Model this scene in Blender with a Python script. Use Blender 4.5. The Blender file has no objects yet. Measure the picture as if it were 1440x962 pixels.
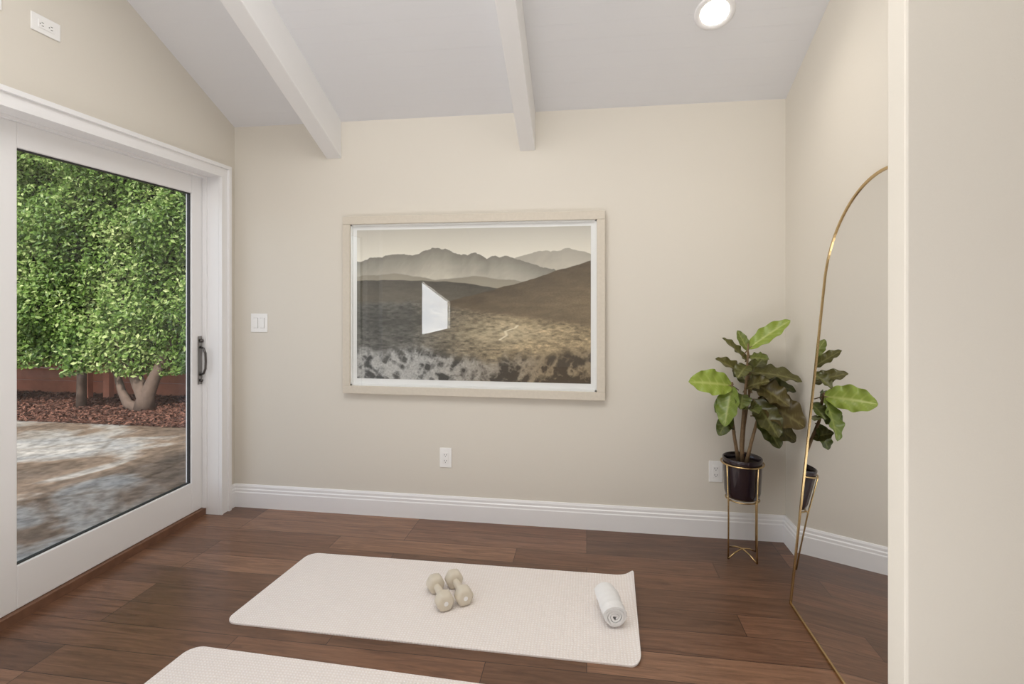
import bpy, bmesh, math, random
import numpy as np
from mathutils import Vector, Matrix
random.seed(7); rng=np.random.default_rng(7)
scene=bpy.context.scene
COL=scene.collection
try:
    scene.view_settings.view_transform='Standard'
    scene.view_settings.look='None'
except Exception: pass

def s2l(c):
    return tuple(((x/255.0)/12.92 if x/255.0<=0.04045 else ((x/255.0+0.055)/1.055)**2.4) for x in c)
def L(c): return (*s2l(c),1.0)

# ---------- materials ----------
def newmat(name):
    m=bpy.data.materials.new(name); m.use_nodes=True
    return m,m.node_tree,m.node_tree.nodes['Principled BSDF']
def simple(name,rgb,rough=.5,metal=0,bump=0,bscale=80,var=0.0,coat=0,spec=.5):
    m,nt,b=newmat(name)
    b.inputs['Roughness'].default_value=rough; b.inputs['Metallic'].default_value=metal
    b.inputs['Specular IOR Level'].default_value=spec
    b.inputs['Coat Weight'].default_value=coat; b.inputs['Coat Roughness'].default_value=.03
    tc=nt.nodes.new('ShaderNodeTexCoord')
    n=nt.nodes.new('ShaderNodeTexNoise'); n.inputs['Scale'].default_value=bscale; n.inputs['Detail'].default_value=4
    nt.links.new(tc.outputs['Object'],n.inputs['Vector'])
    mx=nt.nodes.new('ShaderNodeMix'); mx.data_type='RGBA'
    c=L(rgb); mx.inputs[6].default_value=tuple(x*(1-var) for x in c[:3])+(1,); mx.inputs[7].default_value=tuple(min(1,x*(1+var)) for x in c[:3])+(1,)
    nt.links.new(n.outputs['Fac'],mx.inputs[0]); nt.links.new(mx.outputs[2],b.inputs['Base Color'])
    if bump:
        bp=nt.nodes.new('ShaderNodeBump'); bp.inputs['Strength'].default_value=bump; bp.inputs['Distance'].default_value=.004
        nt.links.new(n.outputs['Fac'],bp.inputs['Height']); nt.links.new(bp.outputs['Normal'],b.inputs['Normal'])
    return m
def attrmat(name,rough=.5,coat=0,trans=0,spec=.5):
    m,nt,b=newmat(name)
    a=nt.nodes.new('ShaderNodeAttribute'); a.attribute_name='Col'
    nt.links.new(a.outputs['Color'],b.inputs['Base Color'])
    b.inputs['Roughness'].default_value=rough; b.inputs['Coat Weight'].default_value=coat; b.inputs['Coat Roughness'].default_value=0.01
    b.inputs['Specular IOR Level'].default_value=spec
    if trans:
        t=nt.nodes.new('ShaderNodeBsdfTranslucent'); nt.links.new(a.outputs['Color'],t.inputs['Color'])
        mx=nt.nodes.new('ShaderNodeMixShader'); mx.inputs[0].default_value=trans
        nt.links.new(b.outputs[0],mx.inputs[1]); nt.links.new(t.outputs[0],mx.inputs[2])
        nt.links.new(mx.outputs[0],nt.nodes['Material Output'].inputs['Surface'])
    return m

M_wall=simple('wall_paint',(225,219,208),.75,bump=.08,bscale=250,var=.01,spec=.25)
M_white=simple('trim_paint',(245,244,244),.35,var=.005)
M_beam=simple('beam_paint',(241,240,239),.5,var=.005)
M_gold=simple('brass',(205,178,130),.25,1)
M_pot=simple('pot_black_glaze',(42,30,36),.22,.2,coat=.5)
M_soil=simple('soil',(50,38,28),.95,bump=1,bscale=60,var=.4)
M_bark=simple('bark',(126,102,74),.8,bump=.8,bscale=70,var=.35)
M_trunk=simple('tree_bark',(118,100,88),.9,bump=1,bscale=14,var=.4)
M_bronze=simple('handle_pewter',(150,147,144),.3,.9)
M_bronze2=simple('handle_pewter_dark',(96,92,90),.3,.9)
M_gasket=simple('gasket',(45,45,47),.5)
M_thresh=simple('threshold_wood',(122,88,68),.5,bscale=20,var=.3)
M_plate=simple('plate_plastic',(247,246,244),.3)
M_slot=simple('slot_dark',(50,48,46),.5)
M_dumb=simple('dumbbell_vinyl',(218,208,190),.45,var=.02)
M_towel=simple('terry_cloth',(250,249,248),.95,bump=1,bscale=260,var=.03)
M_fence=simple('fence_wood',(186,118,94),.8,bump=.4,bscale=9,var=.25)
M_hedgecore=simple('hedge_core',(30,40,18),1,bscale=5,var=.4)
M_frame=simple('pale_oak',(214,205,190),.5,bump=.1,bscale=60,var=.07)
M_matboard=simple('mat_board',(248,248,247),.6)

def ceilmat():
    m,nt,b=newmat('ceiling_boards'); b.inputs['Roughness'].default_value=.6
    b.inputs['Base Color'].default_value=L((231,231,233)); b.inputs['Specular IOR Level'].default_value=.25
    tc=nt.nodes.new('ShaderNodeTexCoord'); sp=nt.nodes.new('ShaderNodeSeparateXYZ'); nt.links.new(tc.outputs['Object'],sp.inputs[0])
    a=nt.nodes.new('ShaderNodeMath'); a.operation='MULTIPLY'; a.inputs[1].default_value=1/.085; nt.links.new(sp.outputs['Y'],a.inputs[0])
    f=nt.nodes.new('ShaderNodeMath'); f.operation='FRACT'; nt.links.new(a.outputs[0],f.inputs[0])
    g=nt.nodes.new('ShaderNodeMath'); g.operation='GREATER_THAN'; g.inputs[1].default_value=.06; nt.links.new(f.outputs[0],g.inputs[0])
    bp=nt.nodes.new('ShaderNodeBump'); bp.inputs['Strength'].default_value=.6; bp.inputs['Distance'].default_value=.003
    nt.links.new(g.outputs[0],bp.inputs['Height']); nt.links.new(bp.outputs['Normal'],b.inputs['Normal'])
    return m
M_ceil=ceilmat()
def floormat():
    m,nt,b=newmat('walnut_planks')
    N=nt.nodes.new; K=nt.links.new
    tc=N('ShaderNodeTexCoord')
    br=N('ShaderNodeTexBrick'); br.offset=.37; br.offset_frequency=3; br.squash=1
    br.inputs['Color1'].default_value=(0,0,0,1); br.inputs['Color2'].default_value=(1,1,1,1); br.inputs['Mortar'].default_value=(.5,.5,.5,1)
    br.inputs['Scale'].default_value=1; br.inputs['Mortar Size'].default_value=.0014; br.inputs['Mortar Smooth'].default_value=.1
    br.inputs['Brick Width'].default_value=1.05; br.inputs['Row Height'].default_value=.15; br.inputs['Bias'].default_value=0
    K(tc.outputs['Object'],br.inputs['Vector'])
    rp=N('ShaderNodeValToRGB'); e=rp.color_ramp.elements
    e[0].color=L((102,75,58)); e[1].color=L((146,111,88))
    x=e.new(.5); x.color=L((124,91,71))
    K(br.outputs['Color'],rp.inputs['Fac'])
    mp=N('ShaderNodeMapping'); mp.inputs['Scale'].default_value=(1.8,22,1)
    add=N('ShaderNodeVectorMath'); add.operation='ADD'
    sc=N('ShaderNodeVectorMath'); sc.operation='SCALE'; sc.inputs['Scale'].default_value=13.0
    K(br.outputs['Color'],sc.inputs[0]); K(tc.outputs['Object'],add.inputs[0]); K(sc.outputs[0],add.inputs[1]); K(add.outputs[0],mp.inputs['Vector'])
    n=N('ShaderNodeTexNoise'); n.inputs['Scale'].default_value=1.8; n.inputs['Detail'].default_value=9; n.inputs['Roughness'].default_value=.7; n.inputs['Distortion'].default_value=1.1
    K(mp.outputs[0],n.inputs['Vector'])
    r2=N('ShaderNodeValToRGB'); r2.color_ramp.elements[0].position=.32; r2.color_ramp.elements[1].position=.70
    r2.color_ramp.elements[0].color=(.54,.50,.48,1); r2.color_ramp.elements[1].color=(1.28,1.25,1.22,1)
    K(n.outputs['Fac'],r2.inputs['Fac'])
    mx=N('ShaderNodeMix'); mx.data_type='RGBA'; mx.blend_type='MULTIPLY'; mx.inputs[0].default_value=1
    K(rp.outputs[0],mx.inputs[6]); K(r2.outputs[0],mx.inputs[7])
    m2=N('ShaderNodeMix'); m2.data_type='RGBA'; m2.inputs[7].default_value=L((50,34,27))
    K(br.outputs['Fac'],m2.inputs[0]); K(mx.outputs[2],m2.inputs[6]); K(m2.outputs[2],b.inputs['Base Color'])
    b.inputs['Roughness'].default_value=.29
    bp=N('ShaderNodeBump'); bp.inputs['Strength'].default_value=.15; bp.inputs['Distance'].default_value=.003
    inv=N('ShaderNodeMath'); inv.operation='SUBTRACT'; K(n.outputs['Fac'],inv.inputs[0]); K(br.outputs['Fac'],inv.inputs[1])
    K(inv.outputs[0],bp.inputs['Height']); K(bp.outputs['Normal'],b.inputs['Normal'])
    return m
M_floor=floormat()
def yogamat():
    m,nt,b=newmat('yoga_foam'); N=nt.nodes.new; K=nt.links.new
    b.inputs['Roughness'].default_value=.8; b.inputs['Specular IOR Level'].default_value=.2
    tc=N('ShaderNodeTexCoord')
    w1=N('ShaderNodeTexWave'); w1.inputs['Scale'].default_value=24; w1.bands_direction='X'; w1.inputs['Distortion'].default_value=2.5
    w2=N('ShaderNodeTexWave'); w2.inputs['Scale'].default_value=24; w2.bands_direction='Y'; w2.inputs['Distortion'].default_value=2.5
    K(tc.outputs['Object'],w1.inputs['Vector']); K(tc.outputs['Object'],w2.inputs['Vector'])
    a=N('ShaderNodeMath'); a.operation='MULTIPLY'; K(w1.outputs['Fac'],a.inputs[0]); K(w2.outputs['Fac'],a.inputs[1])
    mx=N('ShaderNodeMix'); mx.data_type='RGBA'; mx.inputs[6].default_value=L((239,230,224)); mx.inputs[7].default_value=L((253,248,245))
    K(a.outputs[0],mx.inputs[0]); K(mx.outputs[2],b.inputs['Base Color'])
    bp=N('ShaderNodeBump'); bp.inputs['Strength'].default_value=.7; bp.inputs['Distance'].default_value=.0025
    K(a.outputs[0],bp.inputs['Height']); K(bp.outputs['Normal'],b.inputs['Normal'])
    return m
M_mat=yogamat()
def patiomat():
    m,nt,b=newmat('patio_stone'); N=nt.nodes.new; K=nt.links.new
    tc=N('ShaderNodeTexCoord')
    n0=N('ShaderNodeTexNoise'); n0.inputs['Scale'].default_value=.8; n0.inputs['Detail'].default_value=6; n0.inputs['Distortion'].default_value=.8
    K(tc.outputs['Object'],n0.inputs['Vector'])
    r=N('ShaderNodeValToRGB'); e=r.color_ramp.elements
    e[0].position=.36; e[0].color=L((118,102,88)); e[1].position=.68; e[1].color=L((206,199,189))
    for p,c in ((.45,(142,122,104)),(.5,(178,170,160)),(.58,(172,170,167))):
        x=e.new(p); x.color=L(c)
    K(n0.outputs['Fac'],r.inputs['Fac'])
    n1=N('ShaderNodeTexNoise'); n1.inputs['Scale'].default_value=14; n1.inputs['Detail'].default_value=8
    K(tc.outputs['Object'],n1.inputs['Vector'])
    r1=N('ShaderNodeValToRGB'); r1.color_ramp.elements[0].position=.35; r1.color_ramp.elements[1].position=.65
    r1.color_ramp.elements[0].color=(.62,.61,.6,1); r1.color_ramp.elements[1].color=(1.15,1.15,1.15,1); K(n1.outputs['Fac'],r1.inputs['Fac'])
    v=N('ShaderNodeTexVoronoi'); v.feature='DISTANCE_TO_EDGE'; v.inputs['Scale'].default_value=.8; K(tc.outputs['Object'],v.inputs['Vector'])
    rv=N('ShaderNodeValToRGB'); rv.color_ramp.elements[0].color=(.72,.68,.64,1); rv.color_ramp.elements[1].position=.025; K(v.outputs['Distance'],rv.inputs['Fac'])
    a=N('ShaderNodeMix'); a.data_type='RGBA'; a.blend_type='MULTIPLY'; a.inputs[0].default_value=1; K(r.outputs[0],a.inputs[6]); K(r1.outputs[0],a.inputs[7])
    c=N('ShaderNodeMix'); c.data_type='RGBA'; c.blend_type='MULTIPLY'; c.inputs[0].default_value=1; K(a.outputs[2],c.inputs[6]); K(rv.outputs[0],c.inputs[7])
    K(c.outputs[2],b.inputs['Base Color']); b.inputs['Roughness'].default_value=.8; b.inputs['Specular IOR Level'].default_value=.25
    bp=N('ShaderNodeBump'); bp.inputs['Strength'].default_value=.5; bp.inputs['Distance'].default_value=.01; K(n1.outputs['Fac'],bp.inputs['Height']); K(bp.outputs['Normal'],b.inputs['Normal'])
    return m
M_patio=patiomat()
M_mulch=simple('mulch',(96,66,54),.95,bump=1,bscale=30,var=.5)
def glassmat(name,ior):
    m=bpy.data.materials.new(name); m.use_nodes=True; nt=m.node_tree; nt.nodes.clear(); N=nt.nodes.new
    o=N('ShaderNodeOutputMaterial'); t=N('ShaderNodeBsdfTransparent'); g=N('ShaderNodeBsdfGlossy'); g.inputs['Roughness'].default_value=.0
    lw=N('ShaderNodeLayerWeight'); lw.inputs['Blend'].default_value=.5
    p=N('ShaderNodeMath'); p.operation='POWER'; p.inputs[1].default_value=5
    nt.links.new(lw.outputs['Facing'],p.inputs[0])
    r0=((ior-1)/(ior+1))**2*1.8
    q=N('ShaderNodeMath'); q.operation='MULTIPLY_ADD'; q.inputs[1].default_value=1-r0; q.inputs[2].default_value=r0
    nt.links.new(p.outputs[0],q.inputs[0]); mx=N('ShaderNodeMixShader')
    t.inputs['Color'].default_value=(.98,.985,.98,1)
    nt.links.new(q.outputs[0],mx.inputs[0]); nt.links.new(t.outputs[0],mx.inputs[1]); nt.links.new(g.outputs[0],mx.inputs[2]); nt.links.new(mx.outputs[0],o.inputs[0])
    return m
M_glass=glassmat('window_glass',1.4)
M_glaze=glassmat('picture_glass',1.5)
m,nt,b=newmat('mirror_silver'); b.inputs['Metallic'].default_value=1; b.inputs['Roughness'].default_value=0; b.inputs['Base Color'].default_value=(.86,.86,.86,1); M_mirror=m
m,nt,b=newmat('lamp_lens'); b.inputs['Emission Color'].default_value=(1,.93,.82,1); b.inputs['Emission Strength'].default_value=9; M_lens=m
m,nt,b=newmat('panel_glow'); b.inputs['Emission Color'].default_value=(.96,.98,1,1); b.inputs['Emission Strength'].default_value=10; M_glow=m  # self-glowing surface for the added panel behind the camera

# ---------- mesh helpers ----------
def obj(name,verts,faces,mat,parent=None,smooth=False,cols=None):
    me=bpy.data.meshes.new(name); me.from_pydata([tuple(v) for v in verts],[],[tuple(f) for f in faces]); me.update()
    o=bpy.data.objects.new(name,me); COL.objects.link(o)
    mats=mat if isinstance(mat,list) else [mat]
    for x in mats: me.materials.append(x)
    if smooth: me.polygons.foreach_set('use_smooth',[True]*len(me.polygons))
    if cols is not None:
        ca=me.color_attributes.new('Col','FLOAT_COLOR','POINT')
        ca.data.foreach_set('color',np.asarray(cols,dtype=np.float32).ravel())
    if parent: o.parent=parent
    return o
def empty(name,loc=(0,0,0)):
    e=bpy.data.objects.new(name,None); COL.objects.link(e); e.location=loc; e.empty_display_size=.1; return e
class MB:
    def __init__(s): s.v=[]; s.f=[]
    def box(s,x0,x1,y0,y1,z0,z1):
        b=len(s.v)
        s.v+=[(x0,y0,z0),(x1,y0,z0),(x1,y1,z0),(x0,y1,z0),(x0,y0,z1),(x1,y0,z1),(x1,y1,z1),(x0,y1,z1)]
        s.f+=[(b+3,b+2,b+1,b),(b+4,b+5,b+6,b+7),(b,b+1,b+5,b+4),(b+1,b+2,b+6,b+5),(b+2,b+3,b+7,b+6),(b+3,b,b+4,b+7)]
        return s
    def prismx(s,poly,x0,x1): # poly in (y,z)
        b=len(s.v); n=len(poly)
        s.v+=[(x0,p[0],p[1]) for p in poly]+[(x1,p[0],p[1]) for p in poly]
        s.f+=[tuple(range(b+n-1,b-1,-1)),tuple(range(b+n,b+2*n))]
        for i in range(n):
            j=(i+1)%n; s.f.append((b+i,b+j,b+n+j,b+n+i))
        return s
    def tube(s,pts,rad,n=10,cap=True):
        pts=[Vector(p) for p in pts]; b0=len(s.v)
        rr=rad if isinstance(rad,(list,tuple)) else [rad]*len(pts)
        ref=Vector((0,0,1)); d0=(pts[1]-pts[0]).normalized()
        if abs(d0.dot(ref))>.9: ref=Vector((1,0,0))
        for i,p in enumerate(pts):
            if i==0: d=pts[1]-pts[0]
            elif i==len(pts)-1: d=pts[-1]-pts[-2]
            else: d=(pts[i+1]-pts[i]).normalized()+(pts[i]-pts[i-1]).normalized()
            d.normalize(); a=(ref-d*ref.dot(d)).normalized(); c=d.cross(a); ref=a
            for k in range(n):
                t=2*math.pi*k/n; s.v.append(tuple(p+(a*math.cos(t)+c*math.sin(t))*rr[i]))
        for i in range(len(pts)-1):
            for k in range(n):
                k2=(k+1)%n; q=b0+i*n
                s.f.append((q+k,q+k2,q+n+k2,q+n+k))
        if cap:
            s.f.append(tuple(range(b0+n-1,b0-1,-1))); e=b0+(len(pts)-1)*n; s.f.append(tuple(range(e,e+n)))
        return s
    def lathe(s,prof,cx=0,cy=0,n=40):
        b=len(s.v)
        for r,z in prof:
            for k in range(n):
                t=2*math.pi*k/n; s.v.append((cx+r*math.cos(t),cy+r*math.sin(t),z))
        for i in range(len(prof)-1):
            for k in range(n):
                k2=(k+1)%n; q=b+i*n; s.f.append((q+k,q+k2,q+n+k2,q+n+k))
        return s
    def out(s,name,mat,parent=None,smooth=False,bevel=0):
        o=obj(name,s.v,s.f,mat,parent,smooth)
        bm=bmesh.new(); bm.from_mesh(o.data); bmesh.ops.recalc_face_normals(bm,faces=bm.faces); bm.to_mesh(o.data); bm.free()
        if bevel:
            m=o.modifiers.new('bev','BEVEL'); m.width=bevel; m.segments=2; m.limit_method='ANGLE'
        return o

XL,XR,YB=-2.36,1.14,3.16
XE,YR=3.0,-4.0
RY=-.4
def cz(y): return 2.56+.48*(YB-y) if y>RY else 2.56+.48*(YB-RY)-.48*(RY-y)

# ---------- room shell ----------
MB().box(-2.45,XE+.1,YR-.1,YB+.05,-.12,0).out('floor',M_floor)
MB().box(XL-.2,XE+.2,YB,YB+.15,-.12,2.72).out('wall_back',M_wall)
MB().box(XR,XR+.12,1.322,YB+.05,0,cz(1.322)+.1).out('wall_right',M_wall)
MB().box(.70,XE+.1,1.25,1.322,0,cz(1.32)+.05).out('wall_right_return',M_wall,bevel=.006)
MB().box(XE,XE+.12,YR,YB,0,4.3).out('wall_far_right',M_wall)
w=MB()
w.prismx([(YR,-.12),(YR,cz(YR)+.05),(YR-.12,cz(YR)+.05),(YR-.12,-.12)],XL-.2,XE+.2)
w.out('wall_rear',M_wall)
w=MB(); X0,X1=XL-.2,XL
DY0,DY1,DZ=.70,3.02,2.2
w.prismx([(DY1,0),(YB+.1,0),(YB+.1,DZ),(DY1,DZ)],X0,X1)
w.prismx([(YR,DZ),(YB+.1,DZ),(YB+.1,cz(YB)+.03),(YB,cz(YB)+.05),(RY,cz(RY)+.05),(YR,cz(YR)+.05)],X0,X1)
w.prismx([(-.9,0),(DY0,0),(DY0,DZ),(-.9,DZ)],X0,X1)
w.prismx([(YR,0),(-2.45,0),(-2.45,DZ),(YR,DZ)],X0,X1)
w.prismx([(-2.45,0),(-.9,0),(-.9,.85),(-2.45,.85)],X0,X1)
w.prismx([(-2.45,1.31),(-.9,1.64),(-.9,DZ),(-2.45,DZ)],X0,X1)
w.out('wall_left',M_wall)
w2=empty('reflection_panel')
w=MB(); w.prismx([(-2.45,.85),(-.9,.85),(-.9,1.64),(-2.45,1.31)],XL-.06,XL-.05); w.out('glow_panel',M_glow,w2)  # added glowing panel, shaped to give the bright reflection in the picture glazing
# ceiling
c=MB(); c.prismx([(YB+.15,cz(YB)-.072),(YB+.15,cz(YB)+.12),(RY,cz(RY)+.18),(YR-.15,cz(YR)+.05),(YR-.15,cz(YR)-.072),(RY,cz(RY))],XL-.2,XE+.2)
c.out('ceiling',M_ceil)
for i,(a,b) in enumerate([(-1.693,-1.590),(-.41,-.315)]):
    MB().prismx([(YB,2.32),(YB,2.60),(RY,cz(RY)+.04),(RY,cz(RY)-.24)],a,b).out('ceiling_beam',M_beam,bevel=.004)

# baseboards
prof=[(0,0),(.019,0),(.019,.098),(.016,.104),(.016,.118),(.011,.124),(.011,.138),(.006,.15),(0,.15)]
def baseboard(name,p0,p1,nrm):
    v=[];f=[];n=len(prof)
    for p in (p0,p1):
        for d,z in prof: v.append((p[0]+nrm[0]*d,p[1]+nrm[1]*d,z))
    f=[tuple(range(n)),tuple(range(2*n-1,n-1,-1))]+[(i,(i+1)%n,n+(i+1)%n,n+i) for i in range(n)]
    o=obj(name,v,f,M_white); bm=bmesh.new(); bm.from_mesh(o.data); bmesh.ops.recalc_face_normals(bm,faces=bm.faces); bm.to_mesh(o.data); bm.free()
baseboard('baseboard_back',(XL,YB),(XR,YB),(0,-1))
baseboard('baseboard_right',(XR,YB),(XR,1.322),(-1,0))
baseboard('baseboard_left',(XL,3.10),(XL,YB),(1,0))
baseboard('baseboard_return',(.70,1.25),(XE,1.25),(0,-1))

# ---------- door ----------
door=empty('door_1')
def panel(y0,y1,gy0,gy1):
    x0,x1=-2.515,-2.47; z0,z1=.045,2.19; gz0,gz1=.235,2.07
    p=MB(); p.box(x0,x1,y0,gy0,z0,z1).box(x0,x1,gy1,y1,z0,z1).box(x0,x1,gy0,gy1,z0,gz0).box(x0,x1,gy0,gy1,gz1,z1)
    p.out('panel_frame',M_white,door,bevel=.004)
    g=MB(); e=.006
    g.box(-2.5,-2.482,gy0,gy0+e,gz0,gz1).box(-2.5,-2.482,gy1-e,gy1,gz0,gz1).box(-2.5,-2.482,gy0,gy1,gz0,gz0+e).box(-2.5,-2.482,gy0,gy1,gz1-e,gz1)
    g.out('gasket',M_gasket,door)
    obj('glass_pane',[(-2.492,gy0,gz0),(-2.492,gy1,gz0),(-2.492,gy1,gz1),(-2.492,gy0,gz1)],[(0,1,2,3)],M_glass,door)
panel(1.80,3.006,1.908,2.912)
panel(.72,1.795,.83,1.69)
j=MB(); j.box(XL-.2,XL,3.008,3.03,.0,2.215).box(XL-.2,XL,.69,.715,0,2.215).box(XL-.2,XL,.715,3.008,2.192,2.215)
j.box(-2.468,-2.44,2.996,3.0078,.045,2.1918).box(-2.468,-2.44,.716,2.996,2.180,2.1918)
j.out('jamb',M_white,door)
MB().box(XL-.2,-2.45,.70,3.02,-.1,.043).out('threshold',M_thresh,door,bevel=.003)
c=MB()
# stepped casing: inner bead / flat / back-band, butted side by side so nothing is coplanar
for (a,b,t) in ((-.001,.012,.024),(.012,.058,.018),(.058,.080,.032)):
    o0=3.01+a; o1=3.01+b
    c.box(XL+.0005,XL+t,o0,o1,0,2.192+a); c.box(XL+.0005,XL+t,.71-b,.71-a,0,2.192+a); c.box(XL+.0005,XL+t,.71-b,o1,2.192+a,2.192+b)
c.out('trim_1',M_white)
h=MB()
h.box(-2.47,-2.464,2.958,2.992,.85,1.16)
h.out('handle_plate',M_bronze,door,bevel=.006)
h=MB(); h.tube([(-2.465,2.975,1.09),(-2.440,2.975,1.08),(-2.427,2.975,1.05),(-2.425,2.975,1.0),(-2.427,2.975,.95),(-2.440,2.975,.92),(-2.465,2.975,.91)],.007)
h.tube([(-2.466,2.975,1.13),(-2.447,2.975,1.13)],.011); h.tube([(-2.466,2.975,.875),(-2.45,2.975,.875)],.009)
h.out('handle_pull',M_bronze2,door,smooth=True)

# ---------- switches & outlets ----------
def plate(name,loc,rotz=0,roll=0,kind='outlet',w=.078,hh=.125):
    e=empty(name,loc); 
    MB().box(-w/2,w/2,-.006,0,-hh/2,hh/2).out('cover',M_plate,e,bevel=.003)
    if kind=='outlet':
        MB().box(-.018,.018,-.009,-.005,-.035,.035).out('receptacle',M_plate,e,bevel=.002)
        s=MB()
        for zc in (-.019,.019):
            s.box(-.008,-.0055,-.0095,-.0085,zc-.003,zc+.006); s.box(.0055,.008,-.0095,-.0085,zc-.003,zc+.006); s.box(-.002,.002,-.0095,-.0085,zc-.011,zc-.007)
        s.out('slots',M_slot,e)
    else:
        for xc in (-.024,.024):
            MB().box(xc-.0168,xc+.0168,-.0065,-.0058,-.0338,.0338).out('gap',M_slot,e)
            MB().box(xc-.016,xc+.016,-.010,-.005,-.033,.033).out('rocker',M_plate,e,bevel=.002)
    e.rotation_euler=(0,roll,rotz)
plate('light_switch',(-2.175,YB,1.238),kind='switch',w=.122)
plate('wall_outlet',(-.886,YB,.392))
plate('wall_outlet',(.752,YB,.385))
plate('wall_outlet',(XL,1.935,2.605),rotz=math.radians(90),roll=math.radians(90))
plate('wall_outlet',(XL,1.70,2.62),rotz=math.radians(90),roll=math.radians(90))

# ---------- framed print ----------
pic=empty('framed_landscape_print')
fx0,fx1,fz0,fz1=-1.562,.110,.79,1.93
fr=MB(); T=.050; y0,y1=YB-.045,YB-.002
fr.box(fx0,fx1,y0,y1,fz1-T,fz1).box(fx0,fx1,y0,y1,fz0,fz0+T).box(fx0,fx0+T,y0,y1,fz0+T,fz1-T).box(fx1-T,fx1,y0,y1,fz0+T,fz1-T)
fr.out('frame',M_frame,pic,bevel=.003)
MB().box(fx0+T-.002,fx1-T+.002,YB-.012,YB-.004,fz0+T-.002,fz1-T+.002).out('mat_board',M_matboard,pic)
sp=MB(); a0,a1,b0,b1=fx0+T,fx1-T,fz0+T,fz1-T; q=.010
sp.box(a0,a1,YB-.030,YB-.012,b1-q,b1).box(a0,a1,YB-.030,YB-.012,b0,b0+q).box(a0,a0+q,YB-.030,YB-.012,b0,b1).box(a1-q,a1,YB-.030,YB-.012,b0,b1)
sp.out('spacer',M_matboard,pic)
def vnoise(x,y,seed):
    r=np.random.default_rng(seed); G=r.random((256,256))
    xi=np.floor(x).astype(int); yi=np.floor(y).astype(int); fx=x-xi; fy=y-yi
    fx=fx*fx*(3-2*fx); fy=fy*fy*(3-2*fy)
    g=lambda a,b:G[a%256,b%256]
    return (g(xi,yi)*(1-fx)+g(xi+1,yi)*fx)*(1-fy)+(g(xi,yi+1)*(1-fx)+g(xi+1,yi+1)*fx)*fy
def fbm(x,y,seed,o=5):
    t=0;a=.5;s=0
    for k in range(o): t=t+a*vnoise(x*2**k,y*2**k,seed+k); s+=a; a*=.5
    return t/s
def ridged(x,y,seed,o=5):
    t=0;a=.5;s=0
    for k in range(o): t=t+a*(1-np.abs(2*vnoise(x*2**k,y*2**k,seed+k)-1)); s+=a; a*=.55
    return t/s
NX,NZ=900,610
ix0,ix1,iz0,iz1=a0+.035,a1-.035,b0+.045,b1-.035
S,Tt=np.meshgrid(np.linspace(0,1,NX),np.linspace(0,1,NZ))
px=503+S*328; py=318+Tt*223
def sr(c): return np.array(s2l(c))
C=np.zeros((NZ,NX,3))
def lay(mask,col):
    global C
    m=np.clip(mask,0,1)[...,None]; C=C*(1-m)+col*m
tt=np.clip((py-318)/45,0,1)[...,None]
C[:]=sr((206,201,190))*(1-tt)+sr((247,241,227))*tt
def ridge(xs,ys,amp,f,seed):
    return np.interp(px,xs,ys)+ (fbm(px*f,px*0+3.3,seed)-.5)*amp
def below(r,soft=.8): return (py-r)/soft+.5
def grad(c0,c1,r,h):
    g=np.clip((py-r)/h,0,1)[...,None]; return sr(c0)*(1-g)+sr(c1)*g
r=ridge([503,640,700,730,760,800,831],[372,380,372,362,354,349,356],7,.09,11); lay(below(r),grad((180,174,162),(218,211,196),r,40)*(.93+.14*ridged(px*.06+(py-r)*.05,py*.06,15))[...,None])
r=ridge([503,530,560,590,612,635,655,675,690,715,745,790,831],[366,360,354,356,347,349,356,354,362,358,368,382,384],8,.11,21)
st_=(.86+.26*ridged(px*.07+(py-r)*.05,py*.05,5))[...,None]
lay(below(r),grad((136,132,122),(208,202,187),r,42)*st_)
r=ridge([503,560,620,680,740,831],[388,384,392,388,396,398],6,.07,31); lay(below(r,1.5),grad((158,151,136),(184,175,156),r,25))
spk=fbm(px*.8,py*1.3,131,3)[...,None]
r=ridge([503,540,600,660,700,760,831],[394,393,394,398,405,412,415],3,.06,41); lay(below(r,1.2),grad((88,84,76),(112,106,93),r,30)*(.8+.4*fbm(px*.06,py*.3,8))[...,None]*(.75+.5*spk))
r=ridge([503,640,690,720,760,800,831],[440,424,410,402,390,376,368],4,.07,51); 
hill=grad((98,85,68),(134,117,92),r,58)*(.7+.6*fbm(px*.05+py*.04,py*.2,9,6))[...,None]*(.75+.5*spk)
lay(below(r,1.2),hill)
n=fbm(px*.035,py*.12,61,6); n2=fbm(px*.16,py*.42,71,6)
g=(.10+1.75*(n2-.02))[...,None]*(.6+.8*spk)
w_=np.clip((px-580)/170,0,1)[...,None]
ground=(sr((108,107,101))*(1-w_)+sr((176,156,122))*w_)*g*(.35+1.25*n[...,None])
r=ridge([503,600,660,720,780,831],[428,426,436,446,452,458],6,.08,81); lay(below(r,7),ground)
gl=np.exp(-((px-715)/60)**2-((py-470)/16)**2)*n2*1.3; lay(gl*.8,sr((222,206,172)))
dk=np.exp(-((px-560)/70)**2-((py-455)/20)**2)*1.3*n; lay(dk,sr((56,57,52)))
dk=np.exp(-((px-790)/50)**2-((py-450)/10)**2)*.9*n; lay(dk,sr((80,68,52)))
rx=np.interp(py,[458,463,468,474,480],[734,730,716,718,709]); lay(((py>459)&(py<481))*np.clip(1.4-np.abs(px-rx)/2.0,0,1),sr((240,228,200)))
r=ridge([503,580,640,700,760,831],[500,497,504,512,502,494],18,.07,91)
rg=ridged(px*.055+py*.03,py*.05-px*.03,101,6)
rk=np.clip((rg-.52)*4.5,0,1)[...,None]*(.55+.8*fbm(px*.5,py*.5,111,4))[...,None]
wl=np.clip((px-600)/170,0,1)[...,None]
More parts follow.
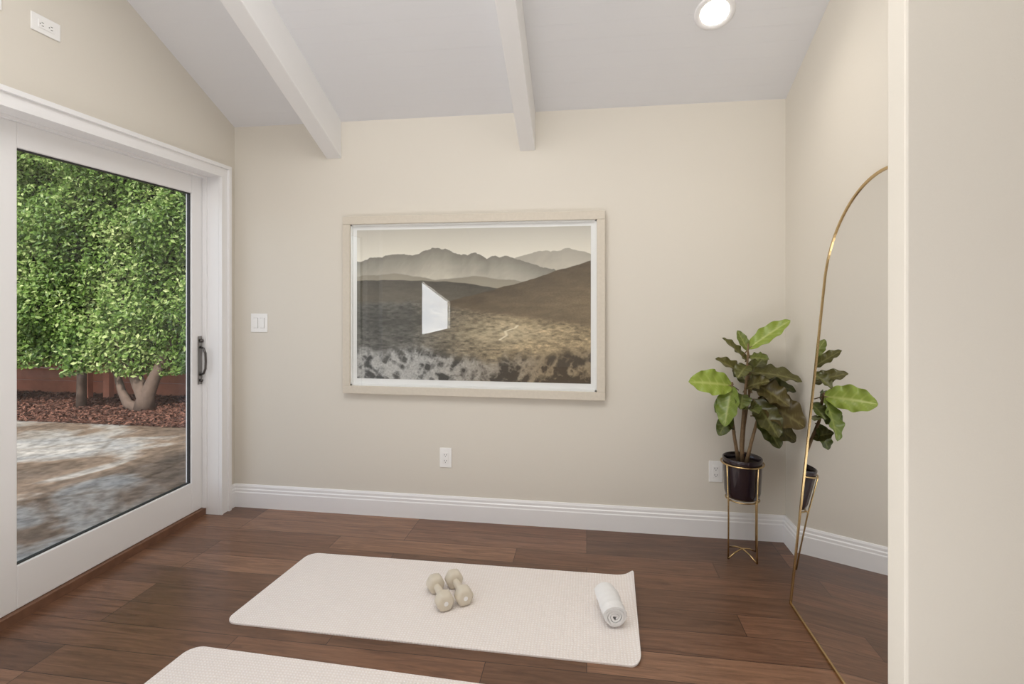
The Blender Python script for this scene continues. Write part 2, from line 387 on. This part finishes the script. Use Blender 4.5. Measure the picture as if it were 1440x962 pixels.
lay(below(r,14)*(.5+1.0*n2),(sr((70,71,70))*(1-rk)+sr((190,189,186))*rk)*(1-wl)+(sr((80,68,52))*(1-rk)+sr((162,144,116))*rk)*wl)
V=np.stack([ix0+(ix1-ix0)*S, np.full_like(S,YB-.0135), iz1-(iz1-iz0)*Tt],-1).reshape(-1,3)
I=np.arange(NX*NZ).reshape(NZ,NX)
F=np.stack([I[1:,:-1],I[1:,1:],I[:-1,1:],I[:-1,:-1]],-1).reshape(-1,4)
obj('print',V.tolist(),F.tolist(),attrmat('landscape_photo',.6),pic,cols=np.concatenate([C.reshape(-1,3),np.ones((NX*NZ,1))],1))
obj('glazing',[(a0,YB-.033,b0),(a1,YB-.033,b0),(a1,YB-.033,b1),(a0,YB-.033,b1)],[(0,1,2,3)],M_glaze,pic)

# ---------- mirror ----------
mir=empty('arched_floor_mirror')
tl=.098; al=math.atan(tl); R=.42; HS=1.49; Yf=2.516
def MP(y,h,d):
    return (.922+h*math.sin(al)+d*math.cos(al), y, .003+h*math.cos(al)-d*math.sin(al))
def outline(off):
    r=R-off; yc=Yf-R; pts=[(yc+r,off),]
    for k in range(65):
        t=math.pi*k/64; pts.append((yc+r*math.cos(t),HS+r*math.sin(t)))
    pts.append((yc-r,off)); return pts
po,pi_=outline(0),outline(.010); n=len(po); v=[];f=[]
for (P,d) in ((po,0),(pi_,0),(pi_,.02),(po,.02)):
    v+=[MP(y,h,d) for y,h in P]
for i in range(n):
    j2=(i+1)%n
    for k in range(4):
        k2=(k+1)%4; f.append((k*n+i,k*n+j2,k2*n+j2,k2*n+i))
o=obj('frame',v,f,M_gold,mir); bm=bmesh.new(); bm.from_mesh(o.data); bmesh.ops.recalc_face_normals(bm,faces=bm.faces); bm.to_mesh(o.data); bm.free()
obj('mirror_glass',[MP(y,h,.004) for y,h in pi_],[tuple(range(n))],M_mirror,mir)
obj('backing',[MP(y,h,.018) for y,h in pi_],[tuple(range(n))],M_slot,mir)

# ---------- plant ----------
PX,PY=.84,2.944
st=empty('potted_fiddle_leaf_fig',(PX,PY,0))
pot=MB(); pot.lathe([(.0,.325),(.078,.325),(.085,.33),(.092,.36),(.101,.53),(.101,.54),(.098,.542),(.094,.54),(.092,.51)],n=48); pot.out('pot',M_pot,st,smooth=True)
MB().lathe([(0,.512),(.05,.514),(.093,.508)],n=32).out('soil',M_soil,st,smooth=True)
s=MB()
def ring(z,r,tr): s.tube([(r*math.cos(t),r*math.sin(t),z) for t in np.linspace(0,2*math.pi,41)],tr,8,False)
ring(.512,.108,.0045); ring(.318,.085,.004)
angs=[math.radians(a) for a in (30,120,210,300)]
for a in angs:
    ca,sa=math.cos(a),math.sin(a)
    s.tube([(.108*ca,.108*sa,.512),(.098*ca,.098*sa,.3),(.098*ca,.098*sa,.1),(.100*ca,.100*sa,.006)],.0042,8)
    s.tube([(.099*ca,.099*sa,.318),(.08*ca,.08*sa,.318)],.004,8)
for a in angs[:2]:
    ca,sa=math.cos(a),math.sin(a)
    s.tube([(-.1*ca,-.1*sa,.006),(-.05*ca,-.05*sa,.03),(0,0,.042),(.05*ca,.05*sa,.03),(.1*ca,.1*sa,.006)],.004,8)
s.out('stand',M_gold,st,smooth=True)
b=MB()
b.tube([(0,0,.5),(-.004,0,.62),(.008,.0,.8),(.024,0,1.0),(.03,0,1.16)],[.013,.011,.009,.007,.004])
b.tube([(-.015,.01,.5),(-.04,0,.64),(-.062,-.01,.8),(-.055,-.01,.95)],[.011,.009,.008,.005])
b.tube([(.015,-.01,.5),(.04,-.015,.62),(.075,-.01,.75),(.085,0,.87)],[.011,.009,.008,.005])
b.tube([(.0,.02,.5),(.02,.04,.7),(.05,.05,.88),(.05,.05,.98)],[.010,.009,.007,.004])
def leaf(base,tip,w,nh,droop,tone,mb,brown=0):
    base=Vector(base);tip=Vector(tip);d=tip-base;Ln=d.length;d.normalize();nh=Vector(nh);wd=d.cross(nh).normalized();nn=wd.cross(d).normalized()
    NU,NV=31,13; b0=len(mb['v'])
    for i in range(NU):
        u=i/(NU-1)
        half=w/2*(math.sin(math.pi*min(1,u**.8))**.65)*(.72+.38*u) if 0<u<1 else 0
        for k in range(NV):
            s_=(k/(NV-1))*2-1
            edge=.12*math.sin(u*22+tone*9+s_*2)*abs(s_)**2
            z=-droop*Ln*(u*u)+droop*Ln*.5*u + .30*half*(abs(s_)**1.2) + edge*half*1.5 
            ven=abs(((u*6-abs(s_)*1.1)%1)-.5)*2
            z+=.004*(1-ven)*abs(s_)
            p=base+d*(Ln*u)+wd*(half*s_)+nn*z
            mb['v'].append(tuple(p))
            vein=1 if abs(s_)<.07 else (max(0,(ven-.82))/.18*.8)
            g0=np.array(s2l((46,66,32)))*(1-tone)+np.array(s2l((158,178,72)))*tone
            g0=g0*(1-brown)+np.array(s2l((98,82,48)))*brown
            g1=np.array(s2l((118,130,76)))*(1-tone)+np.array(s2l((206,212,124)))*tone
            g1=g1*(1-brown)+np.array(s2l((150,138,92)))*brown
            c_=g0*(1-vein*.7)+g1*vein*.7
            mb['c'].append((*c_,1))
    for i in range(NU-1):
        for k in range(NV-1):
            q=b0+i*NV+k; mb['f'].append((q,q+1,q+NV+1,q+NV))
mb={'v':[],'f':[],'c':[]}
LV=[
((.03,0,1.13),(.228,-.04,1.295),.105,(-.3,-.75,.6),.10,.75,0),
((.026,0,1.06),(-.10,.0,1.194),.08,(.3,-.5,.8),.1,.25,.6),
((.02,0,.98),(-.14,-.03,1.085),.10,(.3,-.6,.8),.15,.3,.7),
((-.055,-.01,.93),(-.290,-.08,.962),.160,(.1,-.85,.45),.15,.85,0),
((-.058,-.02,.93),(-.125,-.12,.735),.13,(-.5,-.8,.3),.1,.45,0),
((.04,0,1.0),(.285,-.06,.992),.13,(0,-.5,.9),.25,.15,.6),
((.05,.02,.93),(.28,.0,.93),.13,(.0,-.6,.8),.3,.1,.3),
((.085,-.01,.86),(.285,-.10,.745),.20,(-.1,-.8,.6),.15,.12,.9),
((.07,-.01,.77),(.270,-.04,.655),.15,(.1,-.7,.6),.2,.08,.6),
((-.05,-.01,.85),(-.155,-.07,.80),.12,(-.2,-.8,.4),.2,.3,0),
((-.045,0,.70),(-.12,-.06,.76),.08,(.1,-.8,.6),.1,.15,.5),
((.05,-.02,.86),(.14,-.15,.70),.15,(.1,-.9,.4),.2,.1,.5),
((.04,.02,.98),(.15,.08,1.10),.09,(-.3,-.8,.5),.15,.25,.5),
((.03,0,1.08),(.12,-.05,1.09),.08,(0,-.5,.9),.25,.4,.3),
((.025,0,1.04),(-.05,-.1,1.0),.095,(-.1,-.6,.8),.3,.2,.5),
((.0,0,.88),(-.04,-.12,.84),.10,(0,-.7,.7),.3,.22,.2),
((.05,.04,.92),(.0,.14,1.02),.11,(0,-.8,.6),.2,.12,.4),
((.06,.04,.9),(.18,.13,.96),.12,(0,-.7,.7),.25,.1,.5),
((-.055,0,.9),(-.16,.1,.93),.11,(0,-.7,.7),.2,.2,.2),
((.01,-.01,.8),(.03,-.16,.84),.11,(0,-.4,.9),.35,.15,.3),
((.08,0,.83),(.2,.1,.80),.12,(0,-.7,.7),.25,.1,.4),
((.03,0,1.12),(-.02,.02,1.23),.06,(0,-1,.2),.05,.45,.2),
((.07,0,.80),(.17,-.08,.62),.13,(.1,-.9,.4),.15,.1,.3),
((.05,0,.95),(.2,-.12,.86),.15,(.1,-.8,.6),.2,.1,.8),
((.02,0,.92),(.10,-.1,.98),.11,(0,-.7,.7),.2,.1,.7),
((-.06,0,.78),(-.13,-.03,.66),.09,(-.2,-.9,.3),.1,.15,.2),
]
for l in LV:
    leaf(*l[:6],mb,l[6]); bb=Vector(l[0]); dd=(Vector(l[1])-bb)
    b.tube([bb-dd*.15-Vector((0,0,.02)),bb,bb+dd*.1],.003,6)
b.out('stems',M_bark,st,smooth=True)
obj('leaves',mb['v'],mb['f'],attrmat('fig_leaf',.32,trans=.12),st,smooth=True,cols=mb['c'])

# ---------- yoga mats ----------
def ymat(name,FL,FR,NR,NL,curl):
    L0,W0=1.73,.61; th=.006; rc=.055; nu,nv=120,44
    v=[];f=[]
    def pos(u,vv):
        y=vv*W0
        yy=min(y,W0-y); ins=0
        if yy<rc: ins=rc-math.sqrt(max(0,rc*rc-(rc-yy)**2))
        x=ins+(L0-2*ins)*u; U=x/L0
        p=(Vector(NL)*(1-U)+Vector(NR)*U)*(1-vv)+(Vector(FL)*(1-U)+Vector(FR)*U)*vv
        z=.0005
        if curl:
            e=max(0,(x-(L0-.055))/.055); z+=(.012+.022*vv**2)*e*e; 
            c=max(0,(x-(L0-.10))/.10)*max(0,(vv-.75)/.25); z+=.03*c*c
            p=p+Vector((-1,0))*(.012*e*e)
        return Vector((p.x,p.y,z))
    vs=[.5-.5*math.cos(math.pi*k/nv) for k in range(nv+1)]
    for i in range(nu+1):
        for k in range(nv+1):
            p=pos(i/nu,vs[k]); v.append(tuple(p)); 
    n=len(v)
    v+= [(a,b_,c+th) for a,b_,c in v]
    W=nv+1
    for i in range(nu):
        for k in range(nv):
            q=i*W+k; f.append((q,q+1,q+W+1,q+W)); f.append((n+q,n+q+W,n+q+W+1,n+q+1))
    for i in range(nu):
        for k in (0,nv):
            q=i*W+k; f.append((q,q+W,n+q+W,n+q))
    for k in range(nv):
        for i in (0,nu):
            q=i*W+k; f.append((q,q+1,n+q+1,n+q))
    o=obj(name,v,f,M_mat,smooth=False); bm=bmesh.new(); bm.from_mesh(o.data); bmesh.ops.remove_doubles(bm,verts=bm.verts,dist=1e-5); bmesh.ops.recalc_face_normals(bm,faces=bm.faces); bm.to_mesh(o.data); bm.free()
ymat('yoga_mat',(-1.505,2.63),(.245,2.645),(.22,2.000),(-1.56,2.015),True)
ymat('yoga_mat',(-1.575,1.865),(.15,1.815),(.10,1.20),(-1.635,1.25),False)

# ---------- dumbbells ----------
def dumbbell(p0,p1):
    p0=Vector((*p0,0));p1=Vector((*p1,0)); c=(p0+p1)/2; d=(p1-p0); Ld=d.length; ang=math.atan2(d.y,d.x)
    R_=.044
    e=empty('dumbbell',(c.x,c.y,.0068+R_*.895)); e.rotation_euler=(0,0,ang)
    for sx in (-1,1):
        h=MB(); P=[(-.030,.024),(-.0285,.032),(-.023,.040),(-.014,R_),(.014,R_),(.023,.040),(.0285,.032),(.030,.024)]
        n6=36
        for x,r in P:
            for k in range(n6):
                t=2*math.pi*k/n6
                hexr=math.cos(math.pi/6)/math.cos(((t)%(math.pi/3))-math.pi/6)
                rr=r*(.55*hexr+.45*.93) 
                h.v.append((x+sx*Ld/2,rr*math.cos(t),rr*math.sin(t)))
        for i in range(len(P)-1):
            for k in range(n6):
                q=i*n6; h.f.append((q+k,q+(k+1)%n6,q+n6+(k+1)%n6,q+n6+k))
        h.f.append(tuple(range(n6-1,-1,-1))); q=(len(P)-1)*n6; h.f.append(tuple(range(q,q+n6)))
        h.out('head',M_dumb,e,smooth=True)
        MB().tube([(sx*(Ld/2+.029),0,0),(sx*(Ld/2+.0308),0,0)],.010,20).out('weight_badge',M_plate,e)
    MB().tube([(x,0,0) for x in np.linspace(-Ld/2,Ld/2,11)],[.019,.018,.0155,.0165,.0175,.018,.0175,.0165,.0155,.018,.019],20).out('grip',M_dumb,e,smooth=True)
dumbbell((-.715,2.366),(-.635,2.240)); dumbbell((-.638,2.420),(-.558,2.292))

# ---------- towel ----------
tw=MB(); NT=170; NA=26; A0=Vector((.120,2.205)); A1=Vector((.084,2.39)); ax=(A1-A0); La=ax.length; ax.normalize(); sd=Vector((ax.y,-ax.x))
turns=3.6; rmax=.056; pts=[]
for i in range(NT):
    t=i/(NT-1); th=t*turns*2*math.pi-1.0; pts.append((th,.007+(rmax-.006-.007)*t))
for side in (0,1):
    for i in range(NT):
        th,rc_=pts[i]; half=.0050
        rr=rc_+(half if side==0 else -half)
        for k in range(NA):
            a=k/(NA-1)
            rr2=rr*(1-.07*(abs(2*a-1)**8))
            wob=.0012*math.sin(th*3+a*9)+.0010*math.sin(a*31+th)
            x=(rr2+wob)*math.cos(th)*1.05; z=(rr2+wob)*math.sin(th)*.92
            pos=A0+ax*(a*La+.004*math.sin(th*.5+2)*(1 if a>.5 else -1)*(i/NT))+sd*x
            tw.v.append((pos.x,pos.y,.0065+.0515+z))
B=NT*NA
for i in range(NT-1):
    for k in range(NA-1):
        q=i*NA+k; tw.f.append((q,q+1,q+NA+1,q+NA)); tw.f.append((B+q,B+q+NA,B+q+NA+1,B+q+1))
    for k in (0,NA-1):
        q=i*NA+k; tw.f.append((q,q+NA,B+q+NA,B+q))
for k in range(NA-1):
    for i in (0,NT-1):
        q=i*NA+k; tw.f.append((q,q+1,B+q+1,B+q))
to=tw.out('rolled_towel',M_towel,smooth=True)
to.data.set_sharp_from_angle(angle=math.radians(50))

# ---------- recessed lights ----------
def downlight(x,y,power):
    n_=Vector((0,.48,1)).normalized() if y>RY else Vector((0,-.48,1)).normalized()
    e=empty('recessed_light',(x,y,cz(y))); e.rotation_euler=n_.to_track_quat('Z','Y').to_euler()
    MB().lathe([(.068,-.001),(.070,-.006),(.088,-.008),(.096,-.004),(.097,0.001)],n=48).out('trim_ring',M_white,e,smooth=True)
    MB().lathe([(0,-.002),(.069,-.002)],n=48).out('lens',M_lens,e)
    l=bpy.data.lights.new('lamp','SPOT'); l.energy=power; l.color=(1,.93,.84); l.spot_size=math.radians(150); l.spot_blend=1; l.shadow_soft_size=.07
    lo=bpy.data.objects.new('lamp',l); COL.objects.link(lo); lo.parent=e; lo.location=(0,0,-.03)
for x,y in ((.622,2.632),(-1.0,.6)):
    downlight(x,y,12)

# ---------- exterior ----------
MB().box(-16,-2.56,-10,5.3,-.3,-.1).out('patio_ground',M_patio)
mulch=MB().box(-16,3.2,5.3,9,-.3,-.09).out('mulch_ground',M_mulch)
def leafcloud(name,N,pf,mat,l0,l1,asp,colf,nb,parent=None):
    P=pf(N); 
    nr=rng.normal(size=(N,3))*.75+np.array(nb); nr/=np.linalg.norm(nr,axis=1)[:,None]
    t=rng.normal(size=(N,3)); t-= (t*nr).sum(1)[:,None]*nr; t/=np.linalg.norm(t,axis=1)[:,None]
    bt=np.cross(nr,t); Ls=rng.uniform(l0,l1,N)[:,None]; Wd=Ls*asp
    fold=nr*Wd*.25
    V=np.stack([P-t*Ls*.5, P+bt*Wd*.5+fold, P+t*Ls*.5, P-bt*Wd*.5+fold],1).reshape(-1,3)
    I=np.arange(N)[:,None]*4
    F=np.concatenate([I+np.array([0,1,2]),I+np.array([0,2,3])],0)
    c=colf(P); c=np.repeat(c,4,axis=0); c=np.concatenate([c,np.ones((len(c),1))],1)
    return obj(name,V.tolist(),F.tolist(),mat,parent,cols=c)
def hp(N):
    x=rng.uniform(-10.5,-2.9,N); z=rng.uniform(.3,4.3,N)
    bump=fbm(x*1.7+50,z*1.7+9,301,3)
    low=.46+.25*(fbm(x*1.6+40,x*0+2,305,3)-.4)-.10*((x>-6.6)&(x<-5.0))
    dep=rng.random(N)**1.5*.4
    y=5.72+(bump-.5)*.75+dep
    k=z>low
    z=np.where(k,z,low+rng.random(N)*.8)
    return np.stack([x,y,z],1)
def hc(P):
    n=len(P); a=fbm(P[:,0]*1.8+30,P[:,2]*1.8+4,311,3); t=np.clip(a*.8+rng.normal(size=n)*.26+.04+.05*(P[:,2]-2),0,1)[:,None]
    d=np.array(s2l((78,108,46))); m_=np.array(s2l((132,164,78))); h_=np.array(s2l((216,228,158)))
    return np.where(t<.5,d*(1-2*t)+m_*2*t,m_*(2-2*t)+h_*(2*t-1))
hedge=leafcloud('hedge',110000,hp,attrmat('hedge_leaf',.4,trans=.25),.045,.082,.58,hc,(0,-.8,.5))
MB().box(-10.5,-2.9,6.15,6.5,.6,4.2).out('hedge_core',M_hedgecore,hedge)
tr=MB()
def trunk(x,y,s=1):
    tr.tube([(x,y,-.09),(x+.02,y,.1),(x-.12*s,y,.35),(x-.35*s,y,.75),(x-.4*s,y+.1,1.4)],[.13,.10,.075,.06,.04],12)
    tr.tube([(x+.03,y,-.09),(x+.05,y,.12),(x+.18*s,y,.4),(x+.4*s,y+.05,.8),(x+.5*s,y+.1,1.4)],[.11,.09,.07,.055,.04],12)
    tr.tube([(x,y-.03,-.07),(x-.22,y-.02,.0),(x-.32,y,.14),(x-.5,y+.05,.5)],[.08,.06,.05,.035],10)
trunk(-5.75,5.95); trunk(-8.2,6.1); trunk(-3.9,6.1,-1)
tr.tube([(-6.75,6.0,-.09),(-6.74,6.0,.4),(-6.72,6.05,.9)],[.06,.055,.05],10)
tr.out('hedge_trunks',M_trunk,hedge,smooth=True)
fe=MB()
for k in range(4): fe.box(-14,3,6.85,6.89,-.08+k*.19,.10+k*.19)
for x in np.arange(-13,3,1.8): fe.box(x,x+.1,6.8,6.85,-.09,.70)
for x in (-7.3,-6.95): fe.box(x,x+.10,6.5,6.58,-.09,.65)
fe.out('garden_fence',M_fence)
def mp_(N): return np.stack([rng.uniform(-10,-3,N),rng.uniform(5.25,6.8,N),-.085+rng.random(N)*.03],1)
def mc(P):
    t=rng.random((len(P),1)); return np.array(s2l((74,46,38)))*(1-t)+np.array(s2l((148,104,86)))*t
leafcloud('bark_chips',14000,mp_,attrmat('mulch_chip',.9),.03,.08,.4,mc,(0,0,1.6),mulch)

# ---------- lights ----------
wd=bpy.data.worlds.new('World'); scene.world=wd; wd.use_nodes=True; nt=wd.node_tree
sk=nt.nodes.new('ShaderNodeTexSky'); sk.sky_type='NISHITA'; sk.sun_disc=False; sk.sun_elevation=math.radians(50); sk.sun_rotation=math.radians(160)
hs=nt.nodes.new('ShaderNodeHueSaturation'); hs.inputs['Saturation'].default_value=.45
nt.links.new(sk.outputs[0],hs.inputs['Color']); nt.links.new(hs.outputs[0],nt.nodes['Background'].inputs['Color']); nt.nodes['Background'].inputs['Strength'].default_value=.27
sl=bpy.data.lights.new('sun','SUN'); sl.energy=2.9; sl.angle=math.radians(2); sl.color=(1,.95,.88)
so=bpy.data.objects.new('sun',sl); COL.objects.link(so); so.rotation_euler=Vector((-.25,.62,-.72)).to_track_quat('-Z','Y').to_euler()
def area(name,loc,d,sx,sy,en,col):
    l=bpy.data.lights.new(name,'AREA'); l.shape='RECTANGLE'; l.size=sx; l.size_y=sy; l.energy=en; l.color=col
    o=bpy.data.objects.new(name,l); COL.objects.link(o); o.location=loc; o.rotation_euler=Vector(d).to_track_quat('-Z','Y').to_euler()
area('ceiling_fill',(-.6,.9,3.3),(0,.4,-1),2.4,1.2,45,(1,.985,.96))  # added overhead fill, not a fixture of the room
area('bounce_fill',(-.6,.1,.1),(0,.02,1),2.4,1.4,41,(.98,.99,1))  # added upward fill near the floor to lift the ceiling, out of view
area('rear_fill_light',(1.5,-3.6,1.7),(-.25,1,0.05),2.2,2.0,8,(1,.98,.95))  # added fill from behind the camera; the rear wall is closed

cam=bpy.data.cameras.new('camera'); co=bpy.data.objects.new('camera',cam); COL.objects.link(co)
co.location=(0,0,1.42); co.rotation_euler=(math.radians(90),0,math.atan(105/720))
cam.lens=18; cam.sensor_width=36; cam.sensor_fit='HORIZONTAL'; cam.shift_y=-65/1440; cam.clip_start=.05
scene.camera=co
